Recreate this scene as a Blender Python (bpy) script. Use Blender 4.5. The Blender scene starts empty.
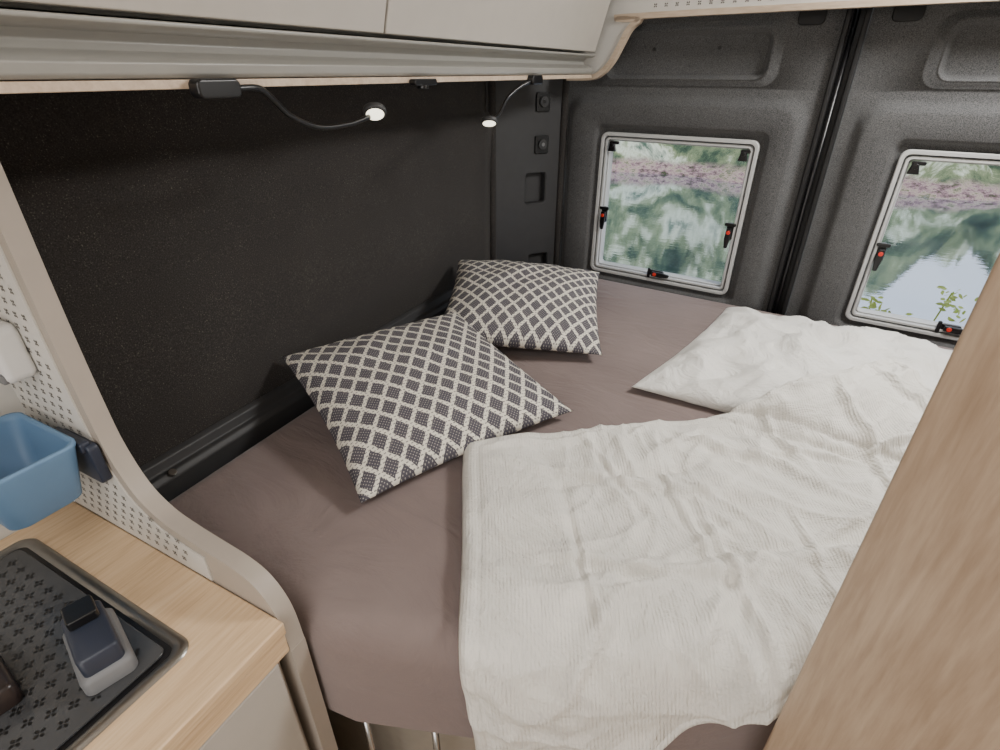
import bpy, bmesh, math, random
from mathutils import Vector, Matrix, noise
random.seed(4)
Z0 = 1.5
# ------------------------------------------------------------------ helpers
def link(o, parent=None):
    bpy.context.scene.collection.objects.link(o)
    if parent: o.parent = parent
    return o
def empty(name):
    e = bpy.data.objects.new(name, None); e.empty_display_size = .05
    return link(e)
def mesh_obj(name, verts, faces, mat, parent=None, smooth=False, uvs=None, mods=None):
    me = bpy.data.meshes.new(name)
    me.from_pydata([tuple(v) for v in verts], [], faces)
    me.update()
    bm = bmesh.new(); bm.from_mesh(me)
    bmesh.ops.recalc_face_normals(bm, faces=bm.faces)
    bm.to_mesh(me); bm.free()
    if uvs:
        uvl = me.uv_layers.new(name="UVMap")
        for l in me.loops: uvl.data[l.index].uv = uvs[l.vertex_index]
    if smooth:
        for p in me.polygons: p.use_smooth = True
    me.materials.append(mat)
    return link(bpy.data.objects.new(name, me), parent)
def bevel(o, w, seg=3, ang=35):
    m = o.modifiers.new("Bevel", 'BEVEL'); m.width = w; m.segments = seg
    m.limit_method = 'ANGLE'; m.angle_limit = math.radians(ang)
    for p in o.data.polygons: p.use_smooth = True
    w2 = o.modifiers.new("WN", 'WEIGHTED_NORMAL'); w2.keep_sharp = True
    return o
def box(name, x0, x1, y0, y1, z0, z1, mat, parent=None, bv=0, M=None, seg=3):
    vs = [Vector((x, y, z)) for x in (x0, x1) for y in (y0, y1) for z in (z0, z1)]
    if M: vs = [M @ v for v in vs]
    f = [(0,1,3,2),(4,6,7,5),(0,4,5,1),(2,3,7,6),(0,2,6,4),(1,5,7,3)]
    o = mesh_obj(name, vs, f, mat, parent)
    if bv: bevel(o, bv, seg)
    return o
def prism(name, pts, fn, d0, d1, mat, parent=None, bv=0, seg=3):
    """pts: 2-D outline; fn(a,b,d) -> world point"""
    n = len(pts)
    vs = [fn(a, b, d0) for a, b in pts] + [fn(a, b, d1) for a, b in pts]
    f = [tuple(range(n)), tuple(range(2*n-1, n-1, -1))]
    f += [(i, (i+1) % n, n+(i+1) % n, n+i) for i in range(n)]
    o = mesh_obj(name, vs, f, mat, parent)
    if bv: bevel(o, bv, seg)
    return o
def rrect(x0, x1, z0, z1, r, n=6):
    out = []
    for cx, cz, a0 in ((x1-r, z1-r, 0), (x0+r, z1-r, 90), (x0+r, z0+r, 180), (x1-r, z0+r, 270)):
        for i in range(n):
            a = math.radians(a0+90*i/(n-1)); out.append((cx+r*math.cos(a), cz+r*math.sin(a)))
    return out
def loft(name, loops, fn, mat, parent=None, cap=False, smooth=True):
    """loops: list of (outline, depth)"""
    n = len(loops[0][0]); vs = []; f = []
    for pts, d in loops: vs += [fn(a, b, d) for a, b in pts]
    for k in range(len(loops)-1):
        for i in range(n):
            j = (i+1) % n
            f.append((k*n+i, k*n+j, (k+1)*n+j, (k+1)*n+i))
    if cap: f.append(tuple((len(loops)-1)*n+i for i in range(n)))
    return mesh_obj(name, vs, f, mat, parent, smooth)
def catmull(P, sub=8):
    P = [Vector(p) for p in P]; Q = [P[0]*2-P[1]]+P+[P[-1]*2-P[-2]]; out = []
    for i in range(1, len(Q)-2):
        a, b, c, d = Q[i-1:i+3]
        for k in range(sub):
            t = k/sub
            out.append(.5*((2*b)+(c-a)*t+(2*a-5*b+4*c-d)*t*t+(3*b-a-3*c+d)*t**3))
    out.append(P[-1]); return out
def tube(name, P, r, mat, parent=None, n=12, sm=True, sub=8):
    pts = catmull(P, sub) if sm else [Vector(p) for p in P]
    vs = []; f = []; up = None
    for i, p in enumerate(pts):
        t = (pts[min(i+1, len(pts)-1)]-pts[max(i-1, 0)]).normalized()
        if up is None: up = t.orthogonal().normalized()
        up = (up-t*up.dot(t)).normalized(); s = t.cross(up)
        for k in range(n):
            a = 2*math.pi*k/n; vs.append(p+(up*math.cos(a)+s*math.sin(a))*r)
    for i in range(len(pts)-1):
        for k in range(n):
            f.append((i*n+k, i*n+(k+1) % n, (i+1)*n+(k+1) % n, (i+1)*n+k))
    f.append(tuple(range(n))); f.append(tuple((len(pts)-1)*n+k for k in range(n)))
    return mesh_obj(name, vs, f, mat, parent, True)
def disc(name, c, axis, r, h, mat, parent=None, n=32, bv=.001):
    c = Vector(c); axis = Vector(axis).normalized(); u = axis.orthogonal().normalized(); w = axis.cross(u)
    pts = [(r*math.cos(2*math.pi*i/n), r*math.sin(2*math.pi*i/n)) for i in range(n)]
    return prism(name, pts, lambda a, b, d: c+u*a+w*b+axis*d, -h/2, h/2, mat, parent, bv, 2)
# ------------------------------------------------------------------ materials
class NT:
    def __init__(s, name):
        s.m = bpy.data.materials.new(name); s.m.use_nodes = True
        s.t = s.m.node_tree; s.n = s.t.nodes; s.b = s.n["Principled BSDF"]
    def add(s, typ, **kw):
        nd = s.n.new(typ)
        for k, v in kw.items(): setattr(nd, k, v)
        return nd
    def l(s, a, b): s.t.links.new(a, b)
    def set(s, nd, **kw):
        for k, v in kw.items(): nd.inputs[k.replace('_', ' ')].default_value = v
    def coords(s, scale=(1,1,1), kind='Object', rot=(0,0,0)):
        tc = s.add('ShaderNodeTexCoord'); mp = s.add('ShaderNodeMapping')
        mp.inputs['Scale'].default_value = scale; mp.inputs['Rotation'].default_value = rot
        s.l(tc.outputs[kind], mp.inputs['Vector']); return mp.outputs[0]
    def noise(s, vec, scale, detail=4, rough=.5, dist=0):
        nd = s.add('ShaderNodeTexNoise'); s.set(nd, Scale=scale, Detail=detail, Roughness=rough, Distortion=dist)
        s.l(vec, nd.inputs['Vector']); return nd.outputs['Fac']
    def ramp(s, fac, stops):
        r = s.add('ShaderNodeValToRGB'); e = r.color_ramp.elements
        while len(e) < len(stops): e.new(.5)
        for i, (p, c) in enumerate(stops):
            e[i].position = p; e[i].color = (*c, 1)
        s.l(fac, r.inputs[0]); return r.outputs[0]
    def bump(s, h, strength, dist=.01, prev=None):
        b = s.add('ShaderNodeBump'); s.set(b, Strength=strength, Distance=dist); s.l(h, b.inputs['Height'])
        if prev: s.l(prev, b.inputs['Normal'])
        s.l(b.outputs[0], s.b.inputs['Normal']); return b.outputs[0]
    def math(s, op, a, b=None, c=None):
        nd = s.add('ShaderNodeMath', operation=op)
        for i, v in enumerate((a, b, c)):
            if v is None: continue
            if isinstance(v, (int, float)): nd.inputs[i].default_value = v
            else: s.l(v, nd.inputs[i])
        return nd.outputs[0]
def srgb(r, g, b):
    f = lambda c: (c/255/12.92) if c/255 <= .04045 else ((c/255+.055)/1.055)**2.4
    return (f(r), f(g), f(b))
def plain(name, col, rough=.5, metal=0, coat=0, var=.06, nscale=30):
    m = NT(name); v = m.coords()
    c1 = tuple(c*(1-var) for c in col); c2 = tuple(min(1, c*(1+var)) for c in col)
    m.l(m.ramp(m.noise(v, nscale, 3), [(.3, c1), (.7, c2)]), m.b.inputs['Base Color'])
    m.b.inputs['Roughness'].default_value = rough; m.b.inputs['Metallic'].default_value = metal
    m.b.inputs['Coat Weight'].default_value = coat
    return m.m
def felt(name, dark, light, speck=None, sc=420):
    m = NT(name); v = m.coords()
    n1 = m.noise(v, sc, 2, .6); n2 = m.noise(v, 6, 3)
    n3 = m.math('ADD', m.math('MULTIPLY', n1, .85), m.math('MULTIPLY', n2, .15))
    stops = [(.36, dark), (.62, light)]
    if speck: stops.append((.72, speck))
    m.l(m.ramp(n3, stops), m.b.inputs['Base Color'])
    m.b.inputs['Roughness'].default_value = .95; m.b.inputs['Specular IOR Level'].default_value = .15
    m.b.inputs['Sheen Weight'].default_value = .12
    m.bump(m.noise(v, 500, 3, .7), .3, .0015); return m.m
def wood(name, c1, c2, c3, scale, rough=.45, fine=(1,1,1)):
    m = NT(name); v = m.coords(scale)
    a = m.noise(v, 3.0, 6, .6, .6); b = m.noise(m.coords(fine), 14, 4, .6)
    f = m.math('ADD', m.math('MULTIPLY', a, .5), m.math('MULTIPLY', b, .5))
    m.l(m.ramp(f, [(.34, c1), (.5, c2), (.68, c3)]), m.b.inputs['Base Color'])
    m.b.inputs['Roughness'].default_value = rough
    m.bump(f, .06, .002); return m.m
M_felt = felt("felt_grey", srgb(60,60,61), srgb(100,100,100), None, 480)
M_wall = felt("felt_black", srgb(42,40,39), srgb(60,57,55), srgb(112,107,98), 480)
M_post = plain("plastic_black", srgb(50,50,51), .55)
M_black = plain("gloss_black", srgb(16,16,18), .3)
M_rubber = plain("rubber", srgb(9,9,10), .6)
M_oak = wood("oak_light", srgb(196,164,128), srgb(216,186,149), srgb(228,202,168), (14,.8,14), .45, (18,1.0,18))
M_oakx = wood("oak_edge", srgb(178,158,136), srgb(196,176,154), srgb(210,192,172), (1,9,9), .45, (1.5,12,12))
M_washwood = wood("oak_washroom", srgb(156,133,111), srgb(178,155,132), srgb(196,175,152), (5,5,.7), .4, (8,8,.8))
M_cab = plain("cabinet_grey", srgb(182,176,167), .38, var=.02)
M_rail = plain("rail_grey", srgb(148,146,140), .35, var=.02)
M_trim = plain("trim_beige", srgb(168,158,147), .45, var=.02)
M_perf = plain("panel_white", srgb(208,205,198), .5, var=.02)
M_hole = plain("perforation", srgb(96,93,88), .8)
M_white = plain("white_plastic", srgb(222,222,220), .4, var=.01)
M_frame = plain("window_frame", srgb(188,189,188), .35, var=.02)
M_fgroove = plain("frame_groove_grey", srgb(96,98,100), .5)
M_steel = plain("brushed_steel", srgb(150,147,142), .34, 1)
M_chrome = plain("chrome", srgb(195,195,195), .18, 1)
M_glassblk = plain("mat_grey", srgb(66,67,69), .22, coat=.3)
M_pat = plain("pattern_black", srgb(14,14,15), .4)
M_red = plain("red_plastic", srgb(215,50,35), .4)
M_blue = plain("blue_cup", srgb(104,138,172), .5, var=.02)
M_navy = plain("navy", srgb(42,48,62), .4)
M_lgrey = plain("light_grey", srgb(112,113,115), .5)
M_base = plain("bed_base", srgb(150,142,130), .5)
M_ceil = plain("ceiling_white", srgb(225,221,213), .8, var=.02)
def emis(name, col, s):
    m = NT(name); m.b.inputs['Emission Color'].default_value = (*col, 1); m.b.inputs['Emission Strength'].default_value = s
    return m.m
M_led = emis("led", (1,.94,.72), 2.6)
# sheet
m = NT("sheet_mauve"); v = m.coords()
m.l(m.ramp(m.noise(v, 5, 4), [(.3, srgb(121,107,104)), (.7, srgb(133,119,115))]), m.b.inputs['Base Color'])
m.b.inputs['Roughness'].default_value = .92; m.b.inputs['Sheen Weight'].default_value = .15
m.b.inputs['Specular IOR Level'].default_value = .12
b1 = m.bump(m.noise(m.coords((1.2,2.6,1), rot=(0,0,.5)), 3.6, 5, .55, 1.4), .5, .02)
m.bump(m.noise(v, 700, 2), .25, .001, b1); M_sheet = m.m
# white linen
def linen(name, col, rib=True):
    m = NT(name); v = m.coords(kind='UV')
    m.l(m.ramp(m.noise(m.coords(), 4, 3), [(.3, tuple(c*.97 for c in col)), (.7, col)]), m.b.inputs['Base Color'])
    m.b.inputs['Roughness'].default_value = .85; m.b.inputs['Specular IOR Level'].default_value = .2
    m.b.inputs['Sheen Weight'].default_value = .0
    b1 = m.bump(m.noise(m.coords((1,1,1), rot=(0,0,.7)), 11, 8, .66, 1.8), .9, .016)
    if rib:
        w = m.add('ShaderNodeTexWave'); m.set(w, Scale=58, Distortion=1.2, Detail=2, Detail_Scale=3)
        m.l(v, w.inputs['Vector']); m.bump(w.outputs['Fac'], .32, .0022, b1)
    else:
        m.bump(m.noise(v, 300, 2), .15, .001, b1)
    return m.m
M_duvet = linen("linen_white", srgb(233,230,222)); M_pillow = linen("pillow_white", srgb(233,231,225), False)
# patterned cushion
m = NT("cushion_lattice"); tc = m.add('ShaderNodeTexCoord'); sp = m.add('ShaderNodeSeparateXYZ'); m.l(tc.outputs['UV'], sp.inputs[0])
u, vv = sp.outputs[0], sp.outputs[1]
N = 10
def tri(x):
    fr = m.math('FRACT', x); return m.math('ABSOLUTE', m.math('SUBTRACT', fr, .5))
uu = m.math('MULTIPLY', u, N*1.05); vs_ = m.math('MULTIPLY', vv, N*.8)
wob = m.math('MULTIPLY', m.math('SUBTRACT', m.noise(tc.outputs['UV'], 60, 2), .5), .12)
p = tri(m.math('ADD', m.math('ADD', uu, vs_), wob)); q = tri(m.math('ADD', m.math('SUBTRACT', uu, vs_), wob))
l1 = m.math('LESS_THAN', p, .12); l2 = m.math('LESS_THAN', q, .12)
lat = m.math('MAXIMUM', l1, l2)
wv = m.math('SINE', m.math('MULTIPLY', vv, 2*math.pi*62)); wu = m.math('SINE', m.math('MULTIPLY', u, 2*math.pi*62))
weave = m.math('MULTIPLY', wv, wu)
brk = m.math('GREATER_THAN', m.math('ADD', wv, m.math('MULTIPLY', wu, .35)), -.85)
lat2 = m.math('MULTIPLY', lat, brk)
fl = m.math('MULTIPLY', m.math('GREATER_THAN', m.math('ADD', weave, m.noise(tc.outputs['UV'], 150, 2)), 1.1), .40)
fac = m.math('MAXIMUM', lat2, fl)
m.l(m.ramp(fac, [(0, srgb(84,81,88)), (1, srgb(224,219,206))]), m.b.inputs['Base Color'])
m.b.inputs['Roughness'].default_value = .9; m.b.inputs['Specular IOR Level'].default_value = .15
b1 = m.bump(weave, .35, .002); m.bump(m.noise(m.coords(), 14, 3), .2, .01, b1); M_cush = m.m
# window glass
m = NT("window_glass"); out = m.n["Material Output"]
tr = m.add('ShaderNodeBsdfTransparent'); tr.inputs[0].default_value = (.95,.96,.97,1)
gl = m.add('ShaderNodeBsdfGlossy'); gl.inputs['Roughness'].default_value = .03
mx = m.add('ShaderNodeMixShader'); mx.inputs[0].default_value = .02
m.l(tr.outputs[0], mx.inputs[1]); m.l(gl.outputs[0], mx.inputs[2]); m.l(mx.outputs[0], out.inputs[0]); M_glass = m.m
# outdoor
m = NT("forest")
n1 = m.noise(m.coords((1,1,.40)), .45, 9, .70, .4)
cc = m.ramp(n1, [(.36, srgb(26,40,34)), (.45, srgb(64,80,64)), (.52, srgb(116,126,94)), (.58, srgb(188,192,172)), (.65, srgb(76,94,80)), (.76, srgb(30,46,42))])
cb = m.ramp(m.noise(m.coords((1,1,2.5)), 2.4, 8, .8), [(.38, srgb(58,66,44)), (.47, srgb(132,104,112)), (.53, srgb(168,152,138)), (.60, srgb(84,92,62)), (.68, srgb(150,138,142))])
geo = m.add('ShaderNodeNewGeometry'); sz = m.add('ShaderNodeSeparateXYZ'); m.l(geo.outputs['Position'], sz.inputs[0])
zz = m.math('ADD', sz.outputs[2], m.math('MULTIPLY', m.noise(m.coords(), .5, 3), .9))
mr = m.add('ShaderNodeMapRange'); m.l(zz, mr.inputs[0]); mr.inputs[1].default_value = -.80; mr.inputs[2].default_value = -.6
mixc = m.add('ShaderNodeMix', data_type='RGBA'); m.l(mr.outputs[0], mixc.inputs[0]); m.l(cb, mixc.inputs[6]); m.l(cc, mixc.inputs[7])
m.l(mixc.outputs[2], m.b.inputs['Base Color']); m.b.inputs['Roughness'].default_value = 1; m.b.inputs['Specular IOR Level'].default_value=.1
M_forest = m.m
m = NT("lake"); out = m.n["Material Output"]
gl = m.add('ShaderNodeBsdfGlossy'); gl.inputs['Roughness'].default_value = .03; gl.inputs['Color'].default_value=(.86,.92,.99,1)
m.b.inputs['Base Color'].default_value = (*srgb(60,80,96), 1)
mx = m.add('ShaderNodeMixShader'); mx.inputs[0].default_value = .88
b = m.add('ShaderNodeBump'); b.inputs['Strength'].default_value=.025; b.inputs['Distance'].default_value=.05
m.l(m.noise(m.coords((.8,1.8,1)), 3.4, 4, .55, .3), b.inputs['Height']); m.l(b.outputs[0], gl.inputs['Normal'])
m.l(m.b.outputs[0], mx.inputs[1]); m.l(gl.outputs[0], mx.inputs[2]); m.l(mx.outputs[0], out.inputs[0]); M_lake = m.m
M_ground = plain("shore", srgb(90,100,60), .95, var=.3, nscale=8)
M_leaf = plain("leaf", srgb(190,204,90), .5, var=.2)
M_floor = wood("floor_wood", srgb(150,122,92), srgb(186,158,124), srgb(206,180,148), (9,1,9))

# ------------------------------------------------------------------ shell
box("floor", -.94, 1.1, -1.8, 1.97, -.04, 0, M_floor)
box("ceiling", -.94, 1.1, -1.8, 2.0, 1.98, 2.02, M_ceil)
box("wall_right", 1.02, 1.06, -1.8, 1.8, 0, 1.98, M_perf)
box("front_sun_block", -.94, 1.06, -1.84, -1.8, 0, 1.98, M_perf)  # unseen closing wall, added to keep the sun out of the interior
box("wall_kitchen", -.935, -.915, -1.8, .25, 0, 1.98, M_perf)
prof = [(-.905,0),(-.905,.86),(-.902,1.20),(-.895,1.32),(-.889,1.358),(-.890,1.370),(-.902,1.384),(-.914,1.396),(-.916,1.43),(-.912,1.98)]
ys = [.28,.36,.5,.8,1.1,1.4,1.60,1.66]
vs=[];f=[]
for y in ys:
    for x,z in prof: vs.append((x,y,z))
n=len(prof)
for i in range(len(ys)-1):
    for k in range(n-1): f.append((i*n+k,i*n+k+1,(i+1)*n+k+1,(i+1)*n+k))
wl = mesh_obj("wall_left", vs, f, M_wall, smooth=True)
sm = wl.modifiers.new("Solid",'SOLIDIFY'); sm.thickness=.02; sm.offset=1
led = empty("trim_1")
prism("ledge", [(-.903,.80),(-.872,.80),(-.869,.860),(-.876,.870),(-.886,.872),(-.891,.890),(-.903,.896)], lambda a,b,d: Vector((a,d,b)), .285, 1.62, M_post, led, .003)
disc("bolt", (-.872,.385,.870),(0.5,0,1),.007,.005,M_steel,led)

# ------------------------------------------------------------------ rear (local frame slightly toed)
ang = math.atan(-.1)
RM = Matrix.Translation((0,1.825,Z0)) @ Matrix.Rotation(ang,4,'Z')
def R(a,b,d): return RM @ Vector((a,-d,b))      # d positive = toward the room
SE=.052
def smooth_loops(o0, o1, d0, d1, k=5):
    out=[]
    for i in range(k+1):
        t=i/k; s=t*t*(3-2*t)
        out.append(([(a[0]+(b[0]-a[0])*t, a[1]+(b[1]-a[1])*t) for a,b in zip(o0,o1)], d0+(d1-d0)*s))
    return out
def build_door(name, x0, x1, wx0, wx1, rx0, rx1):
    e = empty(name); n=8
    L=[(rrect(x0,x1,-.72,-.045,.002,n),0)]
    a=rrect(x0+.030,x1-.022,-.71,-.060,.05,n); b=rrect(x0+.062,x1-.050,-.69,-.092,.06,n)
    L+=smooth_loops(a,b,0,.026,6)
    c=rrect(wx0-.026,wx1+.026,-.670,-.145,.03,n); d=rrect(wx0-.006,wx1+.006,-.655,-.164,.02,n)
    L+=smooth_loops(c,d,.026,.004)
    L+=[(rrect(wx0+.012,wx1-.012,-.636,-.182,.02,n),.004),(rrect(wx0+.012,wx1-.012,-.636,-.182,.02,n),-.05)]
    loft("lower_panel",L,R,M_felt,e)
    L=[(rrect(x0,x1,-.045,.30,.002,n),0)]
    a=rrect(rx0,rx1,-.02,.105,.03,n); b=rrect(rx0+.016,rx1-.016,-.004,.089,.022,n)
    L+=[(rrect(rx0-.03,rx1+.03,-.038,.125,.04,n),0.0)]+smooth_loops(rrect(rx0-.03,rx1+.03,-.038,.125,.04,n),a,0,.008)+smooth_loops(a,b,.008,-.016)
    loft("upper_panel",L,R,M_felt,e,cap=True)
    for k in (.3,.7):
        disc("screw", R(rx0+(rx1-rx0)*k,.06,-.014), R(0,0,1)-R(0,0,0), .005,.004,M_black,e,16)
    prism("door_skin", [(x0,-1.4),(x1,-1.4),(x1,-.72),(x0,-.72)], R, 0,-.05, M_felt, e)
    for xx in ((x1-.075,) if x0<-.5 else (x0+.075,)):
        prism("top_latch_cap", rrect(xx-.032,xx+.032,.105,.17,.012,5), R, .0,.012, M_rubber, e,.003)
    return e
build_door("door_1", -.765, SE-.028, -.6,-.105, -.61,-.13)
build_door("door_2", SE+.028, 1.0, .235,.73, .25,.72)
s = empty("door_seal")
box("seal_back", SE-.0275,SE+.0275,.006,.05,-1.4,.3, M_rubber, s, 0, RM)
for i,(a0,a1,dd) in enumerate(((-.0275,-.014,.016),(.014,.0275,.016))):
    box("seal_strip_%d"%(i+1), SE+a0,SE+a1,-dd,.010,-1.4,.3, M_rubber, s, .004, RM)
tube("seal_bead",[R(SE-.004,-1.3,.000),R(SE-.004,.28,.000)],.007,M_black,s,sm=False)

def latch(e, x, z, ang_, kind='handle'):
    c,s_=math.cos(ang_),math.sin(ang_)
    def L(a,b,d): return R(x+a*c-b*s_, z+a*s_+b*c, d)
    if kind=='handle':
        prism("latch_base", rrect(-.010,.010,-.028,.028,.008,4), L, .002,.012, M_black, e, .002)
        prism("latch_lever", [(-.006,-.050),(.004,-.050),(.008,-.02),(.008,.012),(-.008,.012),(-.010,-.02)], L, .014,.024, M_black, e, .003)
        disc("latch_button", L(0,0,.025), R(0,0,1)-R(0,0,0), .006,.004, M_red, e,16)
        prism("latch_hook", rrect(-.017,.017,.018,.028,.004,4), L, .010,.018, M_black, e, .002)
    else:
        prism("hinge_arm", [(-.008,-.010),(.008,-.010),(.014,.016),(-.014,.016)], L, .004,.016, M_black, e, .003)
        prism("hinge_bar", rrect(-.022,.010,-.016,-.006,.004,4), L, .004,.014, M_black, e, .002)
        disc("hinge_knob", L(0,-.004,.018), R(0,0,1)-R(0,0,0), .007,.010, M_black, e,16)
def build_window(name, x0,x1):
    e=empty(name); z0,z1=-.647,-.172; n=8
    def ring(nm, o, w, d0, d1, mat, r=.022):
        O=rrect(x0+o,x1-o,z0+o,z1-o,r,n); I=rrect(x0+o+w,x1-o-w,z0+o+w,z1-o-w,max(.004,r-w*.6),n)
        O2=rrect(x0+o+.002,x1-o-.002,z0+o+.002,z1-o-.002,r,n); I2=rrect(x0+o+w-.001,x1-o-w+.001,z0+o+w-.001,z1-o-w+.001,max(.004,r-w*.6),n)
        loft(nm,[(O,d0),(O,d1-.003),(O2,d1),(I2,d1),(I,d1-.002),(I,d0),(O,d0)],R,mat,e,smooth=False)
    ring("frame_outer",0,.011,-.03,.018,M_frame)
    ring("frame_groove",.011,.004,-.03,.008,M_fgroove,.016)
    ring("frame_inner",.015,.008,-.03,.014,M_frame,.014)
    ring("pane_rim",.023,.004,-.035,.000,M_frame,.012)
    prism("glass",rrect(x0+.024,x1-.024,z0+.024,z1-.024,.01,n),R,-.030,-.026,M_glass,e)
    latch(e, x0+.034,-.44,0); latch(e, x1-.034,-.44,0)
    latch(e,(x0+x1)/2, z0+.030, math.pi/2)
    latch(e, x0+.040,-.215,math.pi,'h'); latch(e, x1-.040,-.215,math.pi,'h')
build_window("window_1",-.6,-.105); build_window("window_2",.235,.73)

# corner post between side wall and door
P0=Vector((-.912,1.645,0)); P1=Vector((-.733,1.896,0)); du=(P1-P0).normalized(); wN=Vector((du.y,-du.x,0))
plen=(P1-P0).length
cp=empty("corner_post")
def PF(a,b,d): return P0+du*a+wN*d+Vector((0,0,Z0+b))
n=6
seg=[(-1.4,-.70,None),(-.70,-.55,(.17,.25,-.68,-.60)),(-.55,-.43,None),(-.43,-.27,(.15,.23,-.41,-.31)),(-.27,.48,None)]
for z0,z1,pk in seg:
    if pk:
        a=rrect(pk[0]-.004,pk[1]+.004,pk[2]-.004,pk[3]+.004,.012,n); b=rrect(pk[0],pk[1],pk[2],pk[3],.010,n)
        loft("post_face",[(rrect(0,plen,z0,z1,.0005,n),.0),(a,0),(b,-.004),(b,-.03)],PF,M_post,cp,cap=True,smooth=False)
    else:
        prism("post_face",[(0,z0),(plen,z0),(plen,z1),(0,z1)],PF,0,-.01,M_post,cp)
tube("post_roll",[PF(.018,-1.3,.002),PF(.018,.4,.002)],.013,M_wall,cp,sm=False,n=16)
tube("post_roll_b",[PF(plen-.016,-1.3,.002),PF(plen-.016,.4,.002)],.012,M_wall,cp,sm=False,n=16)
for nm,z in (("power_socket",-.215),("power_socket",-.085)):
    e=empty(nm)
    prism("plate",rrect(.180,.232,z-.030,z+.028,.006,n),PF,.0005,.008,M_black,e,.002)
    disc("ring",PF(.206,z,.011),wN,.016,.006,M_post,e,24); disc("insert",PF(.206,z,.014),wN,.006,.004,M_lgrey if z<-.1 else M_black,e,16)

# upper valance across the doors
def VF(a,b,d): return RM @ Vector((a,-.085-d,b))
va=empty("valance_panel")
low=[(-.70,-.018),(-.62,-.016),(-.585,-.002),(-.555,.028),(-.530,.072),(-.510,.107),(-.480,.128),(-.44,.137),(1.0,.137)]
cl=[(p.x,p.y) for p in catmull([(a,b,0) for a,b in low],6)]
prism("valance_board", cl+[(1.0,.48),(-.70,.48)], VF, -.01,.006, M_perf, va)
vs=[];f=[]
for i,(a,b) in enumerate(cl):
    j=min(i+1,len(cl)-1);k=max(i-1,0); t=Vector((cl[j][0]-cl[k][0],cl[j][1]-cl[k][1])).normalized(); nn=Vector((-t.y,t.x))
    for o,d in ((-.006,-.014),(-.006,.012),(.008,.012),(.008,-.014)):
        vs.append(VF(a+nn.x*o,b+nn.y*o,d))
for i in range(len(cl)-1):
    for k in range(4): f.append((i*4+k,i*4+(k+1)%4,(i+1)*4+(k+1)%4,(i+1)*4+k))
f+= [(0,1,2,3),tuple((len(cl)-1)*4+k for k in range(4))]
mesh_obj("valance_lipping",vs,f,M_oakx,va)
def petals(fn, pts, s, d, a0=0):
    vs=[];f=[]
    for (a,b) in pts:
        for k in range(4):
            an=math.pi/2*k+a0; c,sn=math.cos(an),math.sin(an)
            q=[(.12*s,0),(.55*s,.34*s),(s,.26*s),(1.12*s,0),(s,-.26*s),(.55*s,-.34*s)]
            i0=len(vs)
            for x,y in q: vs.append(fn(a+x*c-y*sn,b+x*sn+y*c,d))
            f.append(tuple(range(i0,i0+6)))
    return vs,f
pts=[(-.44+.030*i+(.015 if j%2 else 0), .160+.020*j) for i in range(47) for j in range(6)]
vs,f=petals(VF,pts,.0052,.0066,math.pi/4); mesh_obj("valance_perforation",vs,f,M_hole,va)

# ------------------------------------------------------------------ overhead cabinet
oc=empty("overhead_cabinet")
def CF(a,b,d): return Vector((a,d,Z0+b))
YE=1.735; YS=-.8
prism("bottom_board",[(-.90,-.016),(-.602,-.016),(-.602,-.007),(-.90,-.007)],CF,YS,YE,M_oakx,oc,.001)
prism("handle_rail",[(-.88,-.006),(-.604,-.006),(-.599,-.002),(-.597,.008),(-.606,.013),(-.622,.018),(-.626,.026),(-.618,.034),(-.600,.036),(-.592,.040),(-.592,.044),(-.63,.046),(-.88,.046)],CF,YS,YE-.01,M_rail,oc,.0015)
sl=.28
def front(z): return -.594+sl*(z-.046)
for i,(y0,y1) in enumerate(((-.62,.755),(.760,YE-.012))):
    z0,z1=.050,.44
    prism("cabinet_door_%d"%(i+1),[(front(z0)-.018,z0),(front(z0),z0),(front(z1),z1),(front(z1)-.018,z1)],CF,y0,y1,M_cab,oc,.002)
prism("carcass",[(-.90,.048),(-.625,.048),(front(.47)-.03,.47),(-.90,.47)],CF,YS,YE-.012,M_rail,oc)
prism("cabinet_top",[(-.9,.445),(front(.445),.445),(front(.478),.478),(-.9,.478)],CF,YS,YE-.01,M_cab,oc)

# reading lamps
def lamp(path, headc, axis, base_y):
    e=empty("reading_lamp")
    prism("lamp_base", rrect(base_y-.028,base_y+.028,-.026,-.006,.007,6), lambda a,b,d: Vector((d,a,Z0+b)), -.6018,-.585, M_black, e,.003)
    tube("gooseneck", path, .0038, M_black, e)
    h=Vector(headc); ax=Vector(axis).normalized()
    disc("lamp_head", h, ax, .0185,.010, M_post, e, 32,.003)
    disc("led_disc", h+ax*.0052, ax, .0142,.0016, M_led, e, 32,.0005)
z=Z0
lamp([(-.598,.470,z-.017),(-.600,.510,z-.017),(-.608,.535,z-.028),(-.617,.571,z-.052),(-.62,.623,z-.069),(-.62,.687,z-.069),(-.62,.732,z-.062)],
     (-.618,.745,z-.055),(.38,-.42,-.70),.448)
lamp([(-.595,1.30,z-.018),(-.595,1.28,z-.020),(-.608,1.25,z-.032),(-.62,1.217,z-.052),(-.62,1.18,z-.080),(-.62,1.15,z-.092)],
     (-.62,1.130,z-.094),(.20,-.38,-.80),1.31)
e=empty("cable_clip"); prism("clip_body", rrect(.82,.885,-.020,-.010,.004,5), lambda a,b,d: Vector((d,a,Z0+b)), -.6018,-.588, M_black, e,.002)
disc("clip_knob",(-.595,.85,Z0-.022),(0,0,1),.010,.006,M_black,e)

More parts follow.
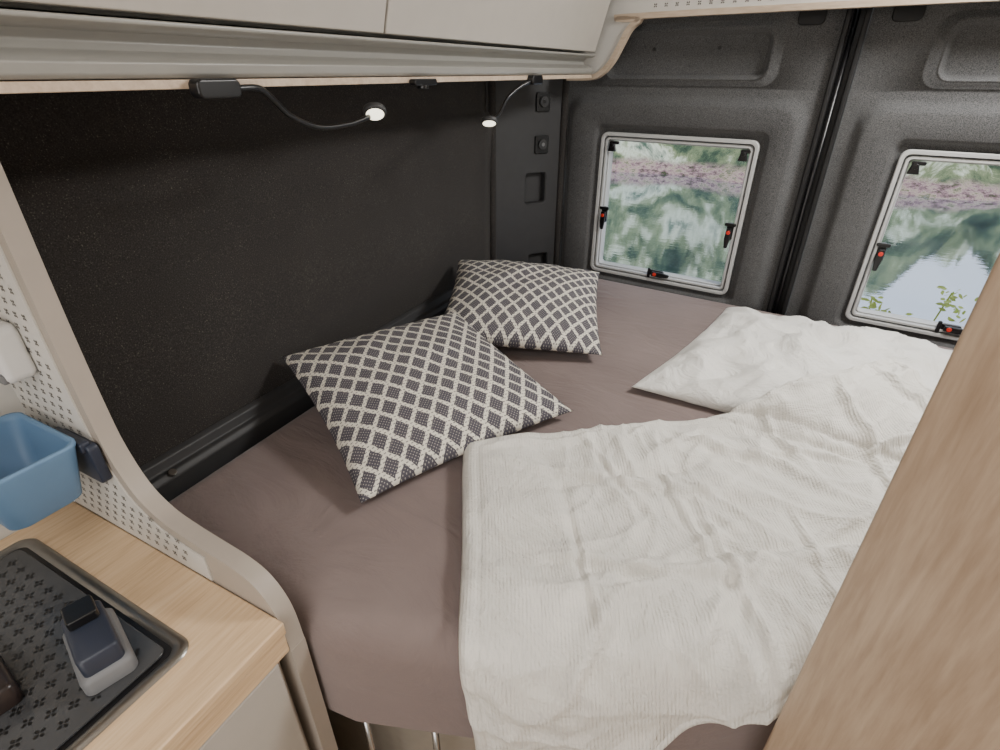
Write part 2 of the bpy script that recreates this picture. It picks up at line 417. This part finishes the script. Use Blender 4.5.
# ------------------------------------------------------------------ partition panel
pp=empty("partition_panel")
def TF(a,b,d): return Vector((a,.25+d,Z0+b))
edge=[(-.716,.47),(-.718,0),(-.724,-.25),(-.722,-.38),(-.715,-.44),(-.692,-.495),(-.655,-.523),(-.610,-.534),(-.560,-.540),(-.510,-.546),(-.475,-.562),(-.452,-.600),(-.445,-.66),(-.443,-.76),(-.442,-1.5)]
ec=[(p.x,p.y) for p in catmull([(a,b,0) for a,b in edge],6)]
prism("panel_board", ec+[(-.91,-1.5),(-.91,.47)], TF, 0,.024, M_trim, pp,.004)
inner=[]
for i,(a,b) in enumerate(ec):
    j=min(i+1,len(ec)-1);k=max(i-1,0); t=Vector((ec[j][0]-ec[k][0],ec[j][1]-ec[k][1])).normalized()
    q=(a-.016*abs(t.y), b-.016*abs(t.x))
    if q[1]>-.60 and q[0]<-.57: inner.append(q)
last=inner[-1]
prism("perforated_sheet", inner+[(last[0],-.598),(-.909,-.598),(-.909,.46)], TF, -.0022,-.0002, M_perf, pp)
def edge_x(b):
    for i in range(len(ec)-1):
        if ec[i][1]>=b>=ec[i+1][1]: return ec[i][0]
    return -.66
pts=[]
j=0; b=-.580
while b<.42:
    a=-.900+(.010 if j%2 else 0)
    while a<-.60:
        if a<edge_x(b)-.030: pts.append((a,b))
        a+=.020
    b+=.0165; j+=1
vs,f=petals(TF,pts,.0044,-.0026,math.pi/4); mesh_obj("perforation",vs,f,M_hole,pp)

wb=empty("white_dispenser")
prism("dispenser_body", rrect(-.885,-.788,-.336,-.262,.012,6), TF, -.036,-.0024, M_white, wb,.008)
prism("dispenser_flap", rrect(-.880,-.794,-.334,-.320,.004,4), TF, -.039,-.032, M_lgrey, wb,.002)
bc=empty("hanging_cup")
def cupf(a,b,d): return Vector((a,b,Z0+d-.001))
def cl_(s,o=0): return rrect(-.800-.076*s+o,-.800+.076*s-o,.178-.052*s+o,.178+.052*s-o,.016,8)
L=[(cl_(.74,.012),-.494),(cl_(.78,.004),-.493),(cl_(.80),-.488),(cl_(1.0),-.414),(cl_(1.03),-.409),(cl_(1.03),-.405),(cl_(1.0,.002),-.405),(cl_(.98,.002),-.414),(cl_(.80,.003),-.482),(cl_(.78,.01),-.484)]
o=loft("cup_body",L,cupf,M_blue,bc,cap=True)
mesh_obj("cup_bottom",[cupf(a,b,-.494) for a,b in cl_(.74,.012)],[tuple(range(32))],M_blue,bc)
prism("cup_bracket", rrect(-.800,-.720,-.480,-.418,.008,5), TF, -.016,-.0024, M_navy, bc,.003)
prism("bracket_lip", rrect(-.800,-.726,-.428,-.413,.004,5), TF, -.020,-.008, M_navy, bc,.002)

# ------------------------------------------------------------------ kitchen
kc=empty("kitchen_counter")
ZC=.90
box("worktop",-.914,-.437,-.75,.249,ZC-.022,ZC,M_oak,kc,.003)
box("sub_board",-.914,-.443,-.75,.249,ZC-.062,ZC-.025,M_oak,kc,.002)
box("cabinet_body",-.914,-.470,-.75,.245,0,ZC-.064,M_cab,kc)
for i,(z0,z1) in enumerate(((.60,.83),(.34,.595),(.08,.335))):
    box("drawer_front_%d"%(i+1),-.468,-.447,-.52,.232,z0,z1,M_cab,kc,.003)
hb=empty("glass_top_cooktop")
HX0,HX1,HY0,HY1=-.885,-.506,-.34,.178
def HF(a,b,d): return Vector((a,b,ZC+d))
O=rrect(HX0,HX1,HY0,HY1,.022,8);O1=rrect(HX0+.003,HX1-.003,HY0+.003,HY1-.003,.020,8);I=rrect(HX0+.012,HX1-.012,HY0+.012,HY1-.012,.014,8);I2=rrect(HX0+.016,HX1-.016,HY0+.016,HY1-.016,.012,8)
loft("steel_rim",[(O,.0005),(O1,.004),(I,.004),(I2,.001)],HF,M_steel,hb)
prism("rim_shadow_gap",rrect(HX0+.014,HX1-.014,HY0+.014,HY1-.014,.014,8),HF,.0003,.0012,M_black,hb)
prism("glass_cover",rrect(HX0+.022,HX1-.022,HY0+.022,HY1-.022,.010,8),HF,.0013,.005,M_glassblk,hb,.001)
pts=[(HX0+.045+.0235*i+(.01175 if j%2 else 0), HY1-.042-.0165*j) for i in range(13) for j in range(27)]
vs,f=petals(HF,pts,.0056,.0053,.15); mesh_obj("printed_pattern",vs,f,M_pat,hb)
sd=empty("soap_caddy")
Mr=Matrix.Translation((-.590,.118,ZC))@Matrix.Rotation(math.radians(-16),4,'Z')
def SF(a,b,d): return Mr@Vector((a,b,d))
loft("caddy_base",[(rrect(-.050,.050,-.026,.026,.010,6),.006),(rrect(-.050,.050,-.026,.026,.010,6),.022),(rrect(-.046,.046,-.022,.022,.008,6),.028)],SF,M_lgrey,sd,cap=True)
loft("caddy_block",[(rrect(-.040,.044,-.020,.020,.007,6),.028),(rrect(-.040,.044,-.020,.020,.007,6),.050),(rrect(-.037,.041,-.017,.017,.005,6),.053)],SF,M_navy,sd,cap=True)
prism("caddy_cap",rrect(-.038,-.006,-.015,.015,.004,4),SF,.053,.066,M_black,sd,.002)
kb=empty("pan_handle_knob")
Mr2=Matrix.Translation((-.660,.030,ZC))@Matrix.Rotation(math.radians(-8),4,'Z')
def KF(a,b,d): return Mr2@Vector((a,b,d))
loft("knob_body",[(rrect(-.046,.046,-.026,.026,.008,6),.006),(rrect(-.046,.046,-.026,.026,.008,6),.030),(rrect(-.042,.042,-.022,.022,.006,6),.034)],KF,plain("dark_brown",srgb(44,36,34),.3),kb,cap=True)

# ------------------------------------------------------------------ bed
BT=.85
bed=empty("bed")
fr=[(-.45,.282),(-.40,.288),(-.22,.354),(0,.450),(.15,.527),(.30,.595),(.45,.64),(.60,.655),(.985,.66)]
rear=[(.985,1.700),(-.70,1.850),(-.745,1.80),(-.865,1.62)]
out=[(-.865,.282)]+fr+rear
mo=prism("mattress",out,lambda a,b,d:Vector((a,b,d)),.626,BT,M_sheet,bed)
bw=mo.data.attributes.new("bevel_weight_edge",'FLOAT','EDGE')
for i,ed_ in enumerate(mo.data.edges):
    za=mo.data.vertices[ed_.vertices[0]].co.z; zb=mo.data.vertices[ed_.vertices[1]].co.z
    bw.data[i].value = 1.0 if (za>.8 and zb>.8) else (.30 if (za<.7 and zb<.7) else .6)
    va_=mo.data.vertices[ed_.vertices[0]].co
    if (za>.8)!=(zb>.8) and -.8<va_.x<.9 and va_.y<1: bw.data[i].value=0
bm_=mo.modifiers.new("Bevel",'BEVEL'); bm_.width=.05; bm_.segments=8; bm_.limit_method='WEIGHT'
for p_ in mo.data.polygons: p_.use_smooth=True
wn=mo.modifiers.new("WN",'WEIGHTED_NORMAL')
inn=[(a,b+(.05 if b<1 else -.03)) for a,b in out]
prism("bed_board",inn,lambda a,b,d:Vector((a,b,d)),.604,.627,M_oak,bed)
prism("base_box",[(-.86,.40),(-.42,.40),(-.30,.44),(-.1,.53),(.2,.70),(.97,.80),(.97,1.66),(-.7,1.78),(-.86,1.60)],lambda a,b,d:Vector((a,b,d)),0,.604,M_base,bed,.004)
for x,y in ((-.425,.325),(-.313,.365)):
    tube("chrome_leg",[(x,y,0),(x,y,.615)],.006,M_chrome,bed,sm=False)
tube("chrome_rail",[(-.425,.325,.592),(-.313,.365,.592)],.005,M_chrome,bed,sm=False)

def cushion(name, P, T, mat, n=44, wr=.004, seed=0, wall=-.888, cz=0, ex=.52):
    P=[Vector(p) for p in P]; N_=((P[2]-P[0]).cross(P[3]-P[1])).normalized()
    if N_.z<0: N_=-N_
    vs=[];uv=[];f=[]
    for side in (1,-1):
        for j in range(n+1):
            for i in range(n+1):
                u=2*i/n-1; v_=2*j/n-1
                u=math.sin(u*math.pi/2)*.5+u*.5; v_=math.sin(v_*math.pi/2)*.5+v_*.5
                uu=u*(1-.055*(1-v_*v_)); v2=v_*(1-.055*(1-u*u))
                a,b=(uu+1)/2,(v2+1)/2
                p=P[0]*(1-a)*(1-b)+P[1]*a*(1-b)+P[2]*a*b+P[3]*(1-a)*b
                h=T*(max(0,(1-u*u))*max(0,(1-v_*v_)))**ex
                ed=max(abs(u),abs(v_))
                w=wr*noise.noise(Vector((u*3+seed,v_*3,side*2)))*(1-ed**6)*1.6
                w+=wr*.5*(1-abs(noise.noise(Vector((u*4+v_*3+seed,v_*2-u,side*5)))))**5*(1-ed**8)
                ph=math.atan2(v_,u)
                w+=wr*.8*noise.noise(Vector((math.cos(ph)*9+seed,math.sin(ph)*9,side)))*(ed**3)*(1-ed**12)
                q=p+N_*((h+w)*(1 if side>0 else -.75))
                q.z=max(q.z,BT+.001+(.001 if side>0 else 0)); q.x=max(q.x,wall)
                vs.append(q); uv.append(((u+1)/2,(v_+1)/2))
    m_=(n+1)**2
    for s_ in (0,1):
        for j in range(n):
            for i in range(n):
                a=s_*m_+j*(n+1)+i; f.append((a,a+1,a+n+2,a+n+1))
    o=mesh_obj(name,vs,f,mat,None,True,uv)
    bm=bmesh.new(); bm.from_mesh(o.data); bmesh.ops.remove_doubles(bm,verts=bm.verts,dist=.0008); bmesh.ops.recalc_face_normals(bm,faces=bm.faces); bm.to_mesh(o.data); bm.free()
    for p in o.data.polygons: p.use_smooth=True
    return o
cushion("throw_pillow",[(-.515,.480,.872),(-.300,.905,.874),(-.675,1.045,.975),(-.885,.675,.968)],.068,M_cush,seed=1)
cushion("throw_pillow",[(-.70,.97,.92),(-.325,1.175,.876),(-.485,1.62,.935),(-.875,1.385,.985)],.068,M_cush,seed=7)

PC=Vector((.160,1.350)); PU=Vector((.315,-.025)); PV=Vector((.065,.300)); det=PU.x*PV.y-PU.y*PV.x
def puv(x,y):
    dx,dy=x-PC.x,y-PC.y
    return (dx*PV.y-dy*PV.x)/det, (PU.x*dy-PU.y*dx)/det
def pil(x,y,g=1.0):
    u,v_=puv(x,y); u/=g; v_/=g
    return (max(0,1-u*u)*max(0,1-v_*v_))**.5
PT=.062
c=[PC-PU-PV,PC+PU-PV,PC+PU+PV,PC-PU+PV]
cushion("bed_pillow",[(q.x,q.y,BT+.016) for q in c],PT,M_pillow,n=90,seed=12,wr=.018,ex=.45)

# duvet
F0=Vector((-.45,.254)); fd=Vector((.60,.268)).normalized(); fn_=Vector((fd.y,-fd.x))
RR=.05
def drape(x,y,off):
    p=Vector((x,y)); rel=p-F0; d=rel.dot(fn_); t=rel.dot(fd)
    s=d+RR; base=BT
    if s<=0: return Vector((x,y,base+off))
    e0=F0+fd*t-fn_*RR
    if s<RR*math.pi/2:
        a=s/RR; nrm=Vector((fn_.x*math.sin(a),fn_.y*math.sin(a),math.cos(a)))
        return Vector((e0.x,e0.y,base-RR))+nrm*(RR+off)
    nrm=Vector((fn_.x,fn_.y,0))
    return Vector((e0.x,e0.y,base-RR-(s-RR*math.pi/2)))+nrm*(RR+off)
def ridge(v_,p=4): return (1-abs(noise.noise(v_)))**p
CR=[(-.36,.66,.10,.80,.007,.010),(-.30,.60,-.02,.86,-.006,.012),(-.10,.95,.22,.86,.008,.011),(.02,.98,.40,1.02,-.006,.012),
    (.18,1.18,.30,.86,.008,.010),(.25,1.28,.42,1.02,.007,.009),(-.22,.50,.12,.64,.008,.011),(-.15,.44,.05,.72,.006,.010),
    (-.05,.60,.30,.80,-.007,.012),(.10,.62,.34,1.02,.006,.010),(-.30,.74,-.12,.50,-.005,.010),(-.02,.74,.12,.50,.007,.009),
    (-.14,.36,-.02,.56,.007,.011),(.02,.46,.10,.70,.006,.010),(-.4,.68,-.2,.84,.005,.009),(.05,1.05,.16,.88,.006,.008),(.20,.70,.44,.86,.006,.010),
    (-.25,.80,-.05,.66,.005,.006),(-.12,.84,.02,.62,.005,.006),(.0,.88,.2,.98,.005,.006),(.12,.80,.20,.60,.005,.006),(-.2,.62,-.06,.42,.005,.006),(.22,1.0,.36,1.12,.005,.006)]
def creases(x,y):
    h=0
    wx=x+.024*noise.noise(Vector((x*7,y*7,2))); wy=y+.024*noise.noise(Vector((x*7,y*7,6)))
    for x0,y0,x1,y1,A,w in CR:
        dx,dy=x1-x0,y1-y0; L2=dx*dx+dy*dy
        t=((wx-x0)*dx+(wy-y0)*dy)/L2
        if t<-.15 or t>1.15: continue
        L_=math.sqrt(L2); d=((wx-x0)*dy-(wy-y0)*dx)/L_
        if abs(d)>.06: continue
        tp=max(0,1-abs(2*t-1)**2.5/1.3)
        h+=A*tp*(math.exp(-(d/w)**2)-.45*math.exp(-((d-w*1.9)/(w*1.3))**2))
    return h
def sst(t): t=min(1,max(0,t)); return t*t*(3-2*t)
def make_duvet(name, C, NU, NV, base, thick, amp, parent):
    vs=[];uv=[];f=[]
    for j in range(NV+1):
        for i in range(NU+1):
            a,b=i/NU,j/NV
            be=b*(1-.15*sst((a-.14)/.22))
            p=C[0]*(1-a)*(1-be)+C[1]*a*(1-be)+C[2]*a*be+C[3]*(1-a)*be
            p=p+Vector((.5,-.86))*(.034*math.exp(-((a-.66)/.20)**2)*(1-b)**3)
            ex=min(a,1-a)*1.05; ey=min(b,1-b)*.70; ed=min(ex,ey)
            p=p+Vector((noise.noise(Vector((p.x*5,p.y*5,3))),noise.noise(Vector((p.x*5,p.y*5,9)))))*.010
            k=min(1,ed/.020); prof=math.sqrt(max(0,1-(1-k)**2))
            x,y=p
            warp=Vector((noise.noise(Vector((x*3,y*3,1))),noise.noise(Vector((x*3,y*3,5))),0))*.25
            q=Vector((x,y,0))+warp
            w=.011*noise.noise(q*4.5)
            q2=Vector(((q.x*.8+q.y*.6)*3.0,(-q.x*.6+q.y*.8)*8,2)); w+=.011*(ridge(q2)-.35)
            q3=Vector(((q.x*.95-q.y*.3)*5.0,(q.x*.3+q.y*.95)*13,7)); w+=.008*(ridge(q3)-.35)
            q4=Vector((q.x*16,q.y*7,4)); w+=.006*(ridge(q4)-.35)
            w+=creases(x,y)*1.3
            hem=math.exp(-((ed-.030)/.0035)**2)*.003
            off=base+thick*prof+amp*(w-hem)*prof
            pk=pil(x,y,1.06)
            off+=PT*1.05*pk+.014*min(1,pil(x,y,1.15)*2.2)
            vs.append(drape(x,y,max(off,base))); uv.append((a*1.05,b*.70))
    for j in range(NV):
        for i in range(NU):
            k=j*(NU+1)+i; f.append((k,k+1,k+NU+2,k+NU+1))
    o=mesh_obj(name,vs,f,M_duvet,parent,True,uv)
    so=o.modifiers.new("Solid",'SOLIDIFY'); so.thickness=.0025; so.offset=-1
    return o
dv=empty("duvet")
C0=Vector((-.445,.69));C1=Vector((.295,1.345));C2=Vector((.56,.80));C3=Vector((-.09,.09))
make_duvet("top_layer",[C0,C1,C2,C3],260,220,.011,.018,1.0,dv)
C0b=C0+Vector((.02,-.01));C1b=C1+Vector((.022,.002));C2b=C2+Vector((.03,.01));C3b=C3+Vector((.012,.03))
make_duvet("under_layer",[C0b,C1b,C2b,C3b],120,100,.003,.004,.15,dv)

# ------------------------------------------------------------------ washroom panel (right)
wp=empty("washroom_partition")
E=Vector((.132,.466)); D=Vector((.62,-.78)).normalized(); Nn=Vector((-D.y,D.x))*-1
def WF(a,b,d):
    q=E+D*a-Nn*d; return Vector((q.x,q.y,b))
prism("panel",[(0,0),(.60,0),(.60,1.975),(0,1.975)],WF,0,.03,M_washwood,wp,.006,4)
q=E+D*.60
box("side_board",q.x-.01,1.015,q.y-.0,q.y+.03,0,1.975,M_washwood,wp,.004)

# ------------------------------------------------------------------ outdoors
o=mesh_obj("lake_water",[(-60,4,-1.5),(60,4,-1.5),(60,60,-1.5),(-60,60,-1.5)],[(0,1,2,3)],M_lake)
vs=[];f=[];nx,ny=190,80
for j in range(ny+1):
    for i in range(nx+1):
        x=-36+72*i/nx; t=j/ny; y=19.0+24*t
        hgt=(11.5-1.05*x)*(t**.75)
        hgt=max(hgt,2.6*t)
        z=-1.7+hgt*(.85+.45*noise.noise(Vector((x*.14,y*.12,0))))+min(1,t*6)*1.8*abs(noise.noise(Vector((x*.6,y*.6,3))))*2+min(1,t*10)*.7*noise.noise(Vector((x*1.8,y*1.8,8)))
        vs.append((x,y+.8*noise.noise(Vector((x*.4,0,0))),z))
for j in range(ny):
    for i in range(nx):
        k=j*(nx+1)+i; f.append((k,k+1,k+nx+2,k+nx+1))
mesh_obj("forest_hillside",vs,f,M_forest,None,True)
box("shore_ground",-8,8,2.0,4.0,-1.7,-.55,M_ground)
sh=empty("shrub")
vs=[];f=[]
for cx,cy,cz in ((.385,2.42,.715),(.43,2.45,.66),(.62,2.42,.78),(.66,2.45,.72),(.33,2.4,.62),(.52,2.5,.6)):
    for _ in range(16):
        c_=Vector((cx+random.gauss(0,.022),cy+random.gauss(0,.03),cz+random.gauss(0,.018)))
        a=Vector((random.gauss(0,1),random.gauss(0,1),random.gauss(0,.6))).normalized(); b=a.orthogonal().normalized()
        s_=.013; k=len(vs)
        vs+= [c_-a*s_,c_-a*s_*.3+b*s_*.5,c_+a*s_*.5+b*s_*.4,c_+a*s_*1.2,c_+a*s_*.5-b*s_*.4,c_-a*s_*.3-b*s_*.5]; f.append(tuple(range(k,k+6)))
mesh_obj("leaves",vs,f,M_leaf,sh)
for k,(cx,cy,cz) in enumerate(((.385,2.42,.73),(.62,2.42,.79),(.52,2.5,.6))):
    tube("stem",[(.5,2.55,-.56),(.5+(cx-.5)*.4,2.5,.1),(cx,cy,cz)],.003,M_leaf,sh,6)

# ------------------------------------------------------------------ lights
def area(name,loc,rot,sx,sy,pw,col=(1,1,1)):
    l=bpy.data.lights.new(name,'AREA'); l.shape='RECTANGLE'; l.size=sx; l.size_y=sy; l.energy=pw; l.color=col
    o=bpy.data.objects.new(name,l); o.location=loc; o.rotation_euler=rot; link(o); return o
area("fill_over_bed",(.50,1.35,1.95),(math.radians(-12),math.radians(16),0),.32,.32,24,(1,.98,.95))  # added fill giving grazing light on the bed; no roof window is built
area("fill_overhead",(-.10,-.30,1.95),(math.radians(20),0,0),.7,.9,14,(1,.965,.93))  # added overhead fill; no lamp is modelled on this ceiling
area("fill_behind_camera",(.30,-1.6,1.3),(math.radians(82),0,math.radians(8)),1.2,1.2,18,(1,.975,.95))  # added fill from behind the camera; the shell has no door opening here
sun=bpy.data.lights.new("sun",'SUN'); sun.energy=3.2; sun.angle=.02; sun.color=(1,.96,.90)
so=bpy.data.objects.new("sun",sun); so.rotation_euler=(math.radians(48),0,math.radians(25)); link(so)
w=bpy.data.worlds.new("World"); bpy.context.scene.world=w; w.use_nodes=True
nt=w.node_tree; bg=nt.nodes['Background']
tc=nt.nodes.new('ShaderNodeTexCoord'); sp=nt.nodes.new('ShaderNodeSeparateXYZ'); rp=nt.nodes.new('ShaderNodeValToRGB')
nt.links.new(tc.outputs['Generated'],sp.inputs[0]); nt.links.new(sp.outputs[2],rp.inputs[0])
rp.color_ramp.elements[0].color=(.92,.95,1,1); rp.color_ramp.elements[1].color=(.60,.74,1,1)
nt.links.new(rp.outputs[0],bg.inputs[0]); bg.inputs[1].default_value=1.4
# ------------------------------------------------------------------ camera
cam=bpy.data.cameras.new("Camera"); cam.sensor_width=36; cam.lens=.530*36; cam.clip_start=.02; cam.clip_end=300
co=bpy.data.objects.new("Camera",cam); link(co); co.location=(0,0,Z0)
co.rotation_euler=(math.radians(90-29.76),0,math.radians(27.7))
bpy.context.scene.camera=co
